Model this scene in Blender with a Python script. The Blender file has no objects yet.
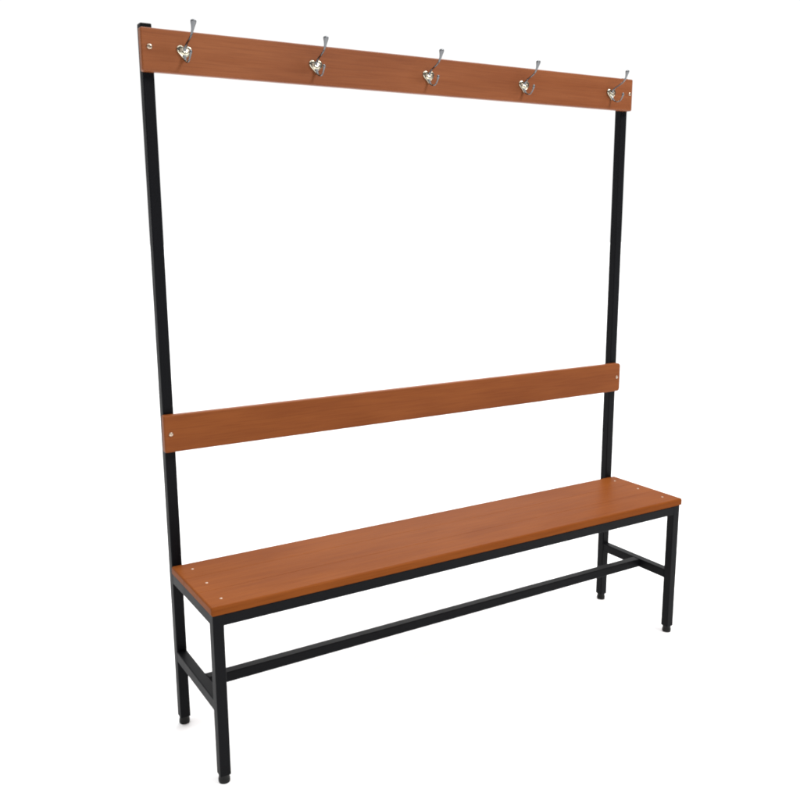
import bpy, bmesh, math, random
from mathutils import Vector, Matrix
C = bpy.context.scene
col = C.collection
PI = math.pi

# ------------------------------------------------------------------ camera
FPX, W0 = 886.523, 800.0
yaw, pitch, roll = -0.5456, -0.19692, -0.00542
fwd = Vector((-math.sin(yaw)*math.cos(pitch), math.cos(yaw)*math.cos(pitch), math.sin(pitch)))
rgt = Vector((math.cos(yaw), math.sin(yaw), 0)); up = rgt.cross(fwd)
r2 = math.cos(roll)*rgt + math.sin(roll)*up
u2 = -math.sin(roll)*rgt + math.cos(roll)*up
cam = bpy.data.cameras.new('camera'); co = bpy.data.objects.new('camera', cam); col.objects.link(co)
M = Matrix((r2, u2, -fwd)).transposed().to_4x4(); M.translation = Vector((-0.61153, -1.83694, 1.30771))
co.matrix_world = M
cam.sensor_width = 36; cam.lens = FPX/W0*36; cam.shift_x = -0.138/800; cam.shift_y = 0.403/800
cam.clip_start = 0.05; cam.clip_end = 200
C.camera = co

# ------------------------------------------------------------------ view + light
C.view_settings.view_transform = 'Standard'; C.view_settings.look = 'None'
C.view_settings.exposure = 0; C.view_settings.gamma = 1
C.cycles.filter_width = 2.0
# world gradient shaped for the lighting: white behind, bright overhead, dimmer on the camera side
w = bpy.data.worlds.new('World'); C.world = w; w.use_nodes = True
nt = w.node_tree; N = nt.nodes; L = nt.links
bg = N['Background']
tc = N.new('ShaderNodeTexCoord'); sp = N.new('ShaderNodeSeparateXYZ'); L.new(tc.outputs['Generated'], sp.inputs[0])
def mr(src, a, b, c, d):
    m = N.new('ShaderNodeMapRange'); m.interpolation_type = 'SMOOTHSTEP'
    L.new(src, m.inputs[0])
    for i, v in enumerate((a, b, c, d)): m.inputs[i+1].default_value = v
    return m.outputs[0]
WF, WB, WT = 0.08, 0.97, 1.85
a1 = mr(sp.outputs['Y'], -0.35, 0.15, WF, WF+WB)
a2 = mr(sp.outputs['Z'], 0.40, 0.85, 0, WT)
a3 = mr(sp.outputs['X'], -0.75, -0.15, 0.15, 1.0)      # and dimmer to the left
ml = N.new('ShaderNodeMath'); ml.operation = 'MULTIPLY'; L.new(a1, ml.inputs[0]); L.new(a3, ml.inputs[1]); a1 = ml.outputs[0]
# soft bright patch added to the world high behind, for seat sheen
az, el = math.radians(32), math.radians(29)
dt = N.new('ShaderNodeVectorMath'); dt.operation = 'DOT_PRODUCT'; L.new(tc.outputs['Generated'], dt.inputs[0])
dt.inputs[1].default_value = (math.sin(az)*math.cos(el), math.cos(az)*math.cos(el), math.sin(el))
a4 = mr(dt.outputs['Value'], math.cos(math.radians(17)), math.cos(math.radians(3)), 0, 3.4)
a5 = N.new('ShaderNodeMath'); a5.operation = 'ADD'; L.new(a2, a5.inputs[0]); L.new(a4, a5.inputs[1]); a2 = a5.outputs[0]
ad = N.new('ShaderNodeMath'); ad.operation = 'ADD'; L.new(a1, ad.inputs[0]); L.new(a2, ad.inputs[1])
bg.inputs['Color'].default_value = (1.0, 1.0, 1.0, 1)
L.new(ad.outputs[0], bg.inputs['Strength'])

def lamp(name, loc, target, size, power, colr=(1, 1, 1)):
    l = bpy.data.lights.new(name, 'AREA'); l.shape = 'RECTANGLE'; l.size, l.size_y = size
    l.energy = power; l.color = colr
    o = bpy.data.objects.new(name, l); col.objects.link(o); o.location = loc
    o.rotation_euler = (Vector(target)-Vector(loc)).to_track_quat('-Z', 'Y').to_euler()
    return o
lamp('key_lamp', (2.7, -2.6, 4.4), (0.8, 0.2, 0.9), (1.5, 1.5), 165, (1.0, 0.985, 0.96))

# ------------------------------------------------------------------ materials
def mat(name):
    m = bpy.data.materials.new(name); m.use_nodes = True
    return m, m.node_tree.nodes, m.node_tree.links, m.node_tree.nodes['Principled BSDF']
def node(N, t, **k):
    n = N.new(t)
    for a, b in k.items(): setattr(n, a, b)
    return n

def wood(name, seed=0.0, tint=(1, 1, 1), spec=.12, rough=(.36, .52)):
    m, N, L, B = mat(name)
    tc = N.new('ShaderNodeTexCoord')
    mp = N.new('ShaderNodeMapping'); L.new(tc.outputs['Object'], mp.inputs[0])
    mp.inputs['Location'].default_value = (seed, seed*0.37, seed*0.71)
    mp.inputs['Scale'].default_value = (1.1, 26, 26)
    n1 = N.new('ShaderNodeTexNoise'); n1.inputs['Scale'].default_value = 1.6; n1.inputs['Detail'].default_value = 6
    n1.inputs['Roughness'].default_value = .62; n1.inputs['Distortion'].default_value = .5
    L.new(mp.outputs[0], n1.inputs['Vector'])
    mp2 = N.new('ShaderNodeMapping'); L.new(tc.outputs['Object'], mp2.inputs[0])
    mp2.inputs['Location'].default_value = (seed*1.3, 0, 0)
    mp2.inputs['Scale'].default_value = (6, 260, 260)
    n2 = N.new('ShaderNodeTexNoise'); n2.inputs['Scale'].default_value = 1.5; n2.inputs['Detail'].default_value = 3
    L.new(mp2.outputs[0], n2.inputs['Vector'])
    mp3 = N.new('ShaderNodeMapping'); L.new(tc.outputs['Object'], mp3.inputs[0])
    mp3.inputs['Location'].default_value = (seed*2.1, 3.3, 0)
    mp3.inputs['Scale'].default_value = (1.0, 2.5, 2.5)
    n3 = N.new('ShaderNodeTexNoise'); n3.inputs['Scale'].default_value = 2.6; n3.inputs['Detail'].default_value = 2
    L.new(mp3.outputs[0], n3.inputs['Vector'])
    r = N.new('ShaderNodeValToRGB'); e = r.color_ramp.elements
    e[0].position = .30; e[0].color = WOOD[0]; e[1].position = .72; e[1].color = WOOD[2]
    k = e.new(.52); k.color = WOOD[1]
    for q in e: q.color = [q.color[i]*tint[i] for i in range(3)]+[1]
    L.new(n1.outputs[0], r.inputs[0])
    mx = node(N, 'ShaderNodeMix', data_type='RGBA', blend_type='MULTIPLY'); mx.inputs[0].default_value = 1
    L.new(r.outputs[0], mx.inputs[6])
    r2 = N.new('ShaderNodeValToRGB'); f = r2.color_ramp.elements
    f[0].position = .30; f[0].color = (.85, .81, .77, 1); f[1].position = .56; f[1].color = (1, 1, 1, 1)
    L.new(n2.outputs[0], r2.inputs[0]); L.new(r2.outputs[0], mx.inputs[7])
    mx2 = node(N, 'ShaderNodeMix', data_type='RGBA', blend_type='MULTIPLY'); mx2.inputs[0].default_value = 1
    r3 = N.new('ShaderNodeValToRGB'); f = r3.color_ramp.elements
    f[0].position = .32; f[0].color = (.85, .79, .72, 1); f[1].position = .68; f[1].color = (1.05, 1.07, 1.1, 1)
    L.new(n3.outputs[0], r3.inputs[0])
    L.new(mx.outputs[2], mx2.inputs[6]); L.new(r3.outputs[0], mx2.inputs[7])
    L.new(mx2.outputs[2], B.inputs['Base Color'])
    rr = N.new('ShaderNodeMapRange'); L.new(n1.outputs[0], rr.inputs[0])
    rr.inputs[3].default_value = rough[0]; rr.inputs[4].default_value = rough[1]
    L.new(rr.outputs[0], B.inputs['Roughness'])
    B.inputs['Specular IOR Level'].default_value = spec
    bp = N.new('ShaderNodeBump'); bp.inputs['Strength'].default_value = .10; bp.inputs['Distance'].default_value = .001
    L.new(n2.outputs[0], bp.inputs['Height']); L.new(bp.outputs[0], B.inputs['Normal'])
    return m
WOOD = ((.240, .067, .0150, 1), (.258, .0745, .0170, 1), (.274, .0815, .0190, 1))
wood_seat = wood('stained_wood_seat', seed=1.7, tint=(.77, .75, .70), spec=.016, rough=(.34, .46))
wood_back = wood('stained_wood_backrest', seed=5.1, tint=(.83, .81, .76))
wood_top = wood('stained_wood_rail', seed=9.4, tint=(.81, .845, 1.10), spec=.25)

def paint():
    m, N, L, B = mat('black_powder_coat')
    tc = N.new('ShaderNodeTexCoord')
    n = N.new('ShaderNodeTexNoise'); n.inputs['Scale'].default_value = 900; n.inputs['Detail'].default_value = 2
    L.new(tc.outputs['Object'], n.inputs['Vector'])
    n2 = N.new('ShaderNodeTexNoise'); n2.inputs['Scale'].default_value = 9; n2.inputs['Detail'].default_value = 4
    L.new(tc.outputs['Object'], n2.inputs['Vector'])
    r = N.new('ShaderNodeMapRange'); L.new(n2.outputs[0], r.inputs[0]); r.inputs[3].default_value = .42; r.inputs[4].default_value = .58
    L.new(r.outputs[0], B.inputs['Roughness'])
    B.inputs['Base Color'].default_value = (.0034, .0036, .0047, 1)
    B.inputs['Specular IOR Level'].default_value = .085
    b = N.new('ShaderNodeBump'); b.inputs['Strength'].default_value = .12; b.inputs['Distance'].default_value = .0004
    L.new(n.outputs[0], b.inputs['Height']); L.new(b.outputs[0], B.inputs['Normal'])
    return m
black = paint()
def plain(name, c, rough, metal=0, spec=.5, bump=0, bs=300):
    m, N, L, B = mat(name)
    tc = N.new('ShaderNodeTexCoord')
    n = N.new('ShaderNodeTexNoise'); n.inputs['Scale'].default_value = bs; n.inputs['Detail'].default_value = 3
    L.new(tc.outputs['Object'], n.inputs['Vector'])
    r = N.new('ShaderNodeMapRange'); L.new(n.outputs[0], r.inputs[0])
    r.inputs[3].default_value = rough*.8; r.inputs[4].default_value = rough*1.2
    L.new(r.outputs[0], B.inputs['Roughness'])
    B.inputs['Base Color'].default_value = (*c, 1); B.inputs['Metallic'].default_value = metal
    B.inputs['Specular IOR Level'].default_value = spec
    if bump:
        b = N.new('ShaderNodeBump'); b.inputs['Strength'].default_value = bump; b.inputs['Distance'].default_value = .0006
        L.new(n.outputs[0], b.inputs['Height']); L.new(b.outputs[0], B.inputs['Normal'])
    return m
plastic = plain('black_plastic', (.009, .009, .009), .5, 0, .2)
chrome = plain('polished_zinc', (.56, .52, .41), .2, 1, .5, .3, 160)
dark_metal = plain('zinc_dark_reflections', (.15, .155, .162), .12, 1, .5, .15, 200)  # prongs: hook metal with its dark reflections put into the base colour
screw_m = plain('zinc_screw', (.52, .42, .33), .30, 1, .5)
white = plain('white_floor', (.93, .93, .93), .7, 0, .2, 0, 20)

# ------------------------------------------------------------------ mesh helpers
def link(name, bm, m, parent=None, loc=(0, 0, 0), ang=40):
    bmesh.ops.recalc_face_normals(bm, faces=bm.faces)
    me = bpy.data.meshes.new(name); bm.to_mesh(me); bm.free()
    for p in me.polygons: p.use_smooth = True
    me.set_sharp_from_angle(angle=math.radians(ang))
    me.materials.append(m)
    o = bpy.data.objects.new(name, me); col.objects.link(o); o.location = loc
    if parent: o.parent = parent
    wn = o.modifiers.new('weighted', 'WEIGHTED_NORMAL'); wn.keep_sharp = True
    return o

def rrect(a0, a1, b0, b1, rads, seg=6):
    """rounded rectangle, rads = corner radii (a0b0, a1b0, a1b1, a0b1)"""
    pts = []
    cs = ((a0, b0, 1, 1, PI), (a1, b0, -1, 1, 1.5*PI), (a1, b1, -1, -1, 0), (a0, b1, 1, -1, .5*PI))
    for (a, b, sa, sb, st), r in zip(cs, rads):
        r = max(r, 1e-5)
        for k in range(seg+1):
            t = st + .5*PI*k/seg
            pts.append((a+sa*r+r*math.cos(t), b+sb*r+r*math.sin(t)))
    return pts

def slab(bm, axis, lo, hi, a, b, rads=(.003,)*4, e=.0, es=5, seg=6, caps=True):
    """solid whose thin/long axis is `axis`; outline in the other two axes (cyclic order) with corner radii, edge round-over e"""
    lv = []
    if e > 0:
        for k in range(es+1):
            t = .5*PI*k/es; lv.append((lo+e*(1-math.sin(t)), e*(1-math.cos(t))))
        lv = lv[::-1]
        lv = [(lo + e*(1-math.cos(.5*PI*k/es)), e*(1-math.sin(.5*PI*k/es))) for k in range(es+1)]
        lv += [(hi - e*(1-math.cos(.5*PI*k/es)), e*(1-math.sin(.5*PI*k/es))) for k in range(es, -1, -1)]
    else:
        lv = [(lo, 0), (hi, 0)]
    rings = []
    for z, ins in lv:
        p = rrect(a[0]+ins, a[1]-ins, b[0]+ins, b[1]-ins, [max(r-ins, 2e-4) for r in rads], seg)
        ring = []
        for (u, v) in p:
            c = {'x': (z, u, v), 'y': (u, z, v), 'z': (u, v, z)}[axis]
            ring.append(bm.verts.new(c))
        rings.append(ring)
    n = len(rings[0])
    for r0, r1 in zip(rings, rings[1:]):
        for i in range(n): bm.faces.new((r0[i], r0[(i+1) % n], r1[(i+1) % n], r1[i]))
    if caps:
        bm.faces.new(rings[0][::-1]); bm.faces.new(rings[-1])
    return rings

def lathe(bm, prof, seg=20, mtx=Matrix()):
    """prof = (radius, height) list, closed at both ends"""
    rings = [[bm.verts.new(mtx @ Vector((r*math.cos(2*PI*i/seg), r*math.sin(2*PI*i/seg), h))) for i in range(seg)] for r, h in prof]
    for r0, r1 in zip(rings, rings[1:]):
        for i in range(seg): bm.faces.new((r0[i], r0[(i+1) % seg], r1[(i+1) % seg], r1[i]))
    bm.faces.new(rings[0][::-1]); bm.faces.new(rings[-1])

def catmull(P, n):
    out = []
    Q = [P[0]]+list(P)+[P[-1]]
    for i in range(1, len(Q)-2):
        for k in range(n):
            t = k/n
            out.append(tuple(.5*((2*b)+(-a+c)*t+(2*a-5*b+4*c-d)*t*t+(-a+3*b-3*c+d)*t**3)
                             for a, b, c, d in zip(Q[i-1], Q[i], Q[i+1], Q[i+2])))
    out.append(tuple(P[-1]))
    return out

def strip(bm, path, seg=14):
    """path of (out, up, halfwidth_x, halfthick); lies in the y-z plane, out = -y"""
    pts = catmull(path, 5); rings = []
    for i, (o, z, hw, ht) in enumerate(pts):
        p0 = pts[max(i-1, 0)]; p1 = pts[min(i+1, len(pts)-1)]
        d = Vector((0, -(p1[0]-p0[0]), p1[1]-p0[1])).normalized()
        nrm = Vector((0, -d.z, d.y))
        c = Vector((0, -o, z))
        rings.append([bm.verts.new(c+Vector((math.cos(2*PI*k/seg)*hw, 0, 0))+nrm*math.sin(2*PI*k/seg)*ht) for k in range(seg)])
    for r0, r1 in zip(rings, rings[1:]):
        for i in range(seg): bm.faces.new((r0[i], r0[(i+1) % seg], r1[(i+1) % seg], r1[i]))
    bm.faces.new(rings[0][::-1]); bm.faces.new(rings[-1])

# ------------------------------------------------------------------ setting
bm = bmesh.new()
bmesh.ops.create_circle(bm, cap_ends=True, segments=96, radius=60, matrix=Matrix.Translation((0.7, 0, 0)))
fl = link('floor', bm, white); fl['kind'] = 'structure'

# ------------------------------------------------------------------ the bench
XR, D, T = 1.537, 0.3286, 0.0268          # outer frame length, outer frame depth, tube width
YB = D-T                                  # front face of the rear posts
SB = 0.4292; ST = 0.450                   # seat underside / top
ZF = 0.0215
ZP = 1.760
bench = bpy.data.objects.new('cloakroom_bench', None); col.objects.link(bench)
bench['label'] = 'reddish brown wooden bench on a black tube frame with backrest and five coat hooks'
bench['category'] = 'bench'

def tube(name, axis, lo, hi, a, b, parent=bench, m=black, r=.0026):
    bm = bmesh.new(); slab(bm, axis, lo, hi, a, b, (r,)*4, 0, seg=4)
    return link(name, bm, m, parent)
def foot(parent, x, y):
    bm = bmesh.new()
    c = T/2
    slab(bm, 'z', ZF-.0012, ZF+.002, (x+.0006, x+T-.0006), (y+.0006, y+T-.0006), (.003,)*4, 0, seg=4)
    lathe(bm, [(.0131, ZF-.0005), (.0128, .0170), (.0128, .0125), (.0138, .0105), (.0140, .0060), (.0139, .0018), (.0132, 0.0001)][::-1], 24,
          Matrix.Translation((x+c, y+c, 0)))
    f = link('foot', bm, plastic, parent)
# legs (front pair) and posts (rear pair)
for x in (0, XR-T):
    lg = tube('leg', 'z', ZF, SB-.0006, (x, x+T), (0, T)); foot(lg, x, 0)
for x, zt in ((0, ZP), (XR-T, ZP-.008)):
    ps = tube('post', 'z', ZF, zt-.004, (x, x+T), (YB, D)); foot(ps, x, YB)
    bm = bmesh.new()
    slab(bm, 'z', zt-.0042, zt, (x-.0004, x+T+.0004), (YB-.0004, D+.0004), (.0045,)*4, .0022, seg=5)
    link('end_cap', bm, plastic, ps)
RH = .0283
bm = bmesh.new()                           # ring of tube under the seat
slab(bm, 'x', T-.001, XR-T+.001, (.0004, T-.0004), (SB-RH, SB), (.0026,)*4, seg=4)
slab(bm, 'x', T-.001, XR-T+.001, (YB+.0004, D-.0004), (SB-RH, SB), (.0026,)*4, seg=4)
slab(bm, 'y', T-.001, YB+.001, (.0004, T-.0004), (SB-RH, SB-.0003), (.0026,)*4, seg=4)
slab(bm, 'y', T-.001, YB+.001, (XR-T+.0004, XR-.0004), (SB-RH, SB-.0003), (.0026,)*4, seg=4)
link('seat_frame', bm, black, bench)
ZS = .2110; CH = .0285
def bead(bm, a, b, r=.0017, seed=1):
    """rippled weld bead from a to b"""
    rnd = random.Random(seed); a = Vector(a); b = Vector(b); d = (b-a); n = 14
    u = d.normalized(); v = u.orthogonal().normalized(); w_ = u.cross(v); rings = []
    for i in range(n+1):
        q = r*(1+.28*math.sin(i*2.2)+rnd.uniform(-.12, .12))*(.5 if i in (0, n) else 1)
        c = a+d*i/n
        rings.append([bm.verts.new(c+v*math.cos(2*PI*k/8)*q+w_*math.sin(2*PI*k/8)*q) for k in range(8)])
    for r0, r1 in zip(rings, rings[1:]):
        for i in range(8): bm.faces.new((r0[i], r0[(i+1) % 8], r1[(i+1) % 8], r1[i]))
    bm.faces.new(rings[0][::-1]); bm.faces.new(rings[-1])
for x in (0, XR-T):
    bm = bmesh.new()
    slab(bm, 'y', T-.001, YB+.001, (x+.0004, x+T-.0004), (ZS-CH, ZS), (.0026,)*4, seg=4)
    for j, y in enumerate((T, YB)):
        bead(bm, (x+.002, y, ZS-.0003), (x+T-.002, y, ZS-.0003), seed=j+int(x*9)+1)
        xi = x+T-.0006 if x == 0 else x+.0006
        bead(bm, (xi, y, ZS-CH+.002), (xi, y, ZS-.002), seed=j+int(x*9)+5)
        bead(bm, (x+.002, y, ZS-CH+.0003), (x+T-.002, y, ZS-CH+.0003), seed=j+8)
    link('crossbar', bm, black, bench)
bm = bmesh.new()
slab(bm, 'x', T-.0014, XR-T+.0014, (.1320, .1590), (ZS-CH+.001, ZS-.0006), (.0026,)*4, seg=4)
for j, x in enumerate((T-.0002, XR-T+.0002)):
    bead(bm, (x, .134, ZS-.0008), (x, .157, ZS-.0008), seed=20+j)
    bead(bm, (x, .1322, ZS-CH+.003), (x, .1322, ZS-.003), seed=30+j)
link('stretcher', bm, black, bench)

# seat: three boards butted together, tiny arrises along the joints
def dot_screw(parent, x, y, z, axis, r=.0048, h=.0016, rot=0.4, name='screw'):
    """pan/countersunk cross-head screw facing +z or -y"""
    mt = Matrix.Translation((x, y, z)) @ (Matrix.Rotation(rot, 4, 'Z') if axis == 'z' else Matrix.Rotation(PI/2, 4, 'X') @ Matrix.Rotation(rot, 4, 'Z'))
    bm = bmesh.new(); seg = 24
    prof = [(r, -.001), (r, .0001), (r*.94, h*.55), (r*.78, h*.9), (r*.5, h)]
    rings = [[bm.verts.new(mt @ Vector((q*math.cos(2*PI*i/seg), q*math.sin(2*PI*i/seg), hh))) for i in range(seg)] for q, hh in prof]
    cr = []                                # cross recess
    for i in range(seg):
        t = 2*PI*i/seg; c = abs(math.cos(2*t))
        q = r*(.16+.28*max(0, c)**3)
        cr.append(bm.verts.new(mt @ Vector((q*math.cos(t), q*math.sin(t), h))))
    cb = [bm.verts.new(mt @ Vector((0.6*(r*(.16+.28*max(0, abs(math.cos(4*PI*i/seg)))**3))*math.cos(2*PI*i/seg),
                                    0.6*(r*(.16+.28*max(0, abs(math.cos(4*PI*i/seg)))**3))*math.sin(2*PI*i/seg), h-.0014))) for i in range(seg)]
    rings += [cr, cb]
    for r0, r1 in zip(rings, rings[1:]):
        for i in range(seg): bm.faces.new((r0[i], r0[(i+1) % seg], r1[(i+1) % seg], r1[i]))
    bm.faces.new(rings[0][::-1]); bm.faces.new(rings[-1])
    return link(name, bm, screw_m, parent, ang=50)

SX0, SX1 = -.0025, XR+.0100
ys = [(-.0005, .10100), (.10124, .20000), (.20024, YB-.0015)]
bm = bmesh.new()
for i, (a, b) in enumerate(ys):
    rf = .008 if i == 0 else .0012; rb = .006 if i == 2 else .0012
    # outline on z; corners: x0y0, x1y0, x1y1, x0y1 ; vertical round-over done through the yz section instead
    prof = []
    e0 = .0060 if i == 0 else .0008; e1 = .0045 if i == 2 else .0008
    # section in y-z, swept along x with shrinking ends for the rounded board ends
    def sec(ins, x):
        p = rrect(a+(ins if i == 0 else ins*.1), b-(ins if i == 2 else ins*.1), SB+ins*.9, ST-ins,
                  (.0015, .0007 if i < 2 else .0015, e1, e0), 5)
        return [bm.verts.new((x, u, v)) for u, v in p]
    e = .0045; rg = []
    for k in range(6): t = .5*PI*k/5; rg.append(sec(e*(1-math.sin(t))*.9, SX0+e*(1-math.cos(t))))
    for k in range(5, -1, -1): t = .5*PI*k/5; rg.append(sec(e*(1-math.sin(t))*.9, SX1-e*(1-math.cos(t))))
    n = len(rg[0])
    for r0, r1 in zip(rg, rg[1:]):
        for q in range(n): bm.faces.new((r0[q], r0[(q+1) % n], r1[(q+1) % n], r1[q]))
    bm.faces.new(rg[0][::-1]); bm.faces.new(rg[-1])
seat = link('seat', bm, wood_seat, bench)
for x, rr in ((.0380, .3), (1.506, 1.0)):
    for j, y in enumerate((.0440, .1500, .2550)):
        dot_screw(seat, x+(-.001, .0012, .0005)[j], y, ST-.0008, 'z', .0038, .0011, rr+j*.7)

# backrest and hook board
TB = .020
YF = YB-.0004-TB
def board(name, x0, x1, z0, z1, m, rads, e):
    bm = bmesh.new()
    slab(bm, 'y', YF, YF+TB, (x0, x1), (z0, z1), rads, e, 6, 8)
    return link(name, bm, m, bench)
back = board('backrest', -.0055, XR-.0002, .7528, .8470, wood_back, (.004, .010, .010, .004), .0040)
rail = board('hook_rail', -.0062, XR-.0002, 1.6517, 1.7472, wood_top, (.005, .005, .004, .004), .0036)
dot_screw(rail, .0126, YF, 1.7056, 'y', .0066, .0030, .5)
dot_screw(rail, 1.5242, YF, 1.7025, 'y', .0054, .0026, .1)
dot_screw(back, .0112, YF, .7990, 'y', .0056, .0026, .9)
dot_screw(back, 1.5206, YF, .8010, 'y', .0050, .0024, .2)

# coat hooks
def heart(t):
    """outline radius of the two-lobed back plate, t from 0 to 2pi; lobes at the top, point at the bottom"""
    x = 16*math.sin(t)**3
    y = 13*math.cos(t)-5*math.cos(2*t)-2*math.cos(3*t)-math.cos(4*t)
    return x/16*.0178, (y+2.5)/16*.0186
def hook_meshes():
    seg = 48
    bm = bmesh.new(); rings = []
    for s, h in ((1.0, 0), (1.03, .0014), (.99, .0030), (.88, .0040), (.74, .0034), (.60, .0036), (.42, .0052), (.22, .0064), (.06, .0068)):
        rings.append([bm.verts.new((heart(2*PI*i/seg)[0]*s, -h, heart(2*PI*i/seg)[1]*s+(1-s)*-.001)) for i in range(seg)])
    for r0, r1 in zip(rings, rings[1:]):
        for i in range(seg): bm.faces.new((r0[i], r0[(i+1) % seg], r1[(i+1) % seg], r1[i]))
    bm.faces.new(rings[0][::-1]); bm.faces.new(rings[-1])
    out = [bm]
    bm = bmesh.new()                       # long upper arm ending in a flared paddle
    strip(bm, [(.003, .002, .0042, .0024), (.008, .012, .0034, .0022), (.018, .0195, .0026, .0020), (.034, .0255, .0024, .0019), (.048, .0325, .0026, .0019),
               (.0565, .0420, .0032, .0020), (.0603, .0510, .0050, .0028), (.0622, .0575, .0068, .0044), (.0630, .0618, .0068, .0050), (.0632, .0642, .0042, .0032)])
    out.append(bm)
    bm = bmesh.new()                       # short lower hook curling up to a ball tip
    strip(bm, [(.003, -.004, .0046, .0026), (.008, -.0130, .0036, .0024), (.014, -.0190, .0028, .0020), (.025, -.0225, .0022, .0017), (.036, -.0205, .0020, .0016),
               (.0430, -.0130, .0020, .0016), (.0460, -.0070, .0028, .0028), (.0470, -.0035, .0038, .0038), (.0472, -.0002, .0030, .0030), (.0472, .0012, .0010, .0010)])
    out.append(bm)
    return out
src = []
b = hook_meshes()
hk = link('coat_hook', b[0], chrome, bench)
src.append(link('upper_prong', b[1], dark_metal, hk, ang=70)); src.append(link('lower_prong', b[2], dark_metal, hk, ang=70))
for s in (-1, 1): dot_screw(hk, s*.0085, -.0036, .0062, 'y', .0030, .0016, .3+s)
for k, (x, z, rl, rz) in enumerate(((.0930, 1.6970, .07, .0), (.4310, 1.6935, -.02, .0), (.7690, 1.6945, .0, .02), (1.0990, 1.6935, .03, -.02), (1.4445, 1.6950, -.05, .09))):
    if k == 0: h = hk
    else:
        h = hk.copy(); col.objects.link(h); h.parent = bench
        for ch in list(hk.children):
            c = ch.copy(); col.objects.link(c); c.parent = h
    h.location = (x, YF-.0002, z); h.rotation_euler = (0, rl, rz)
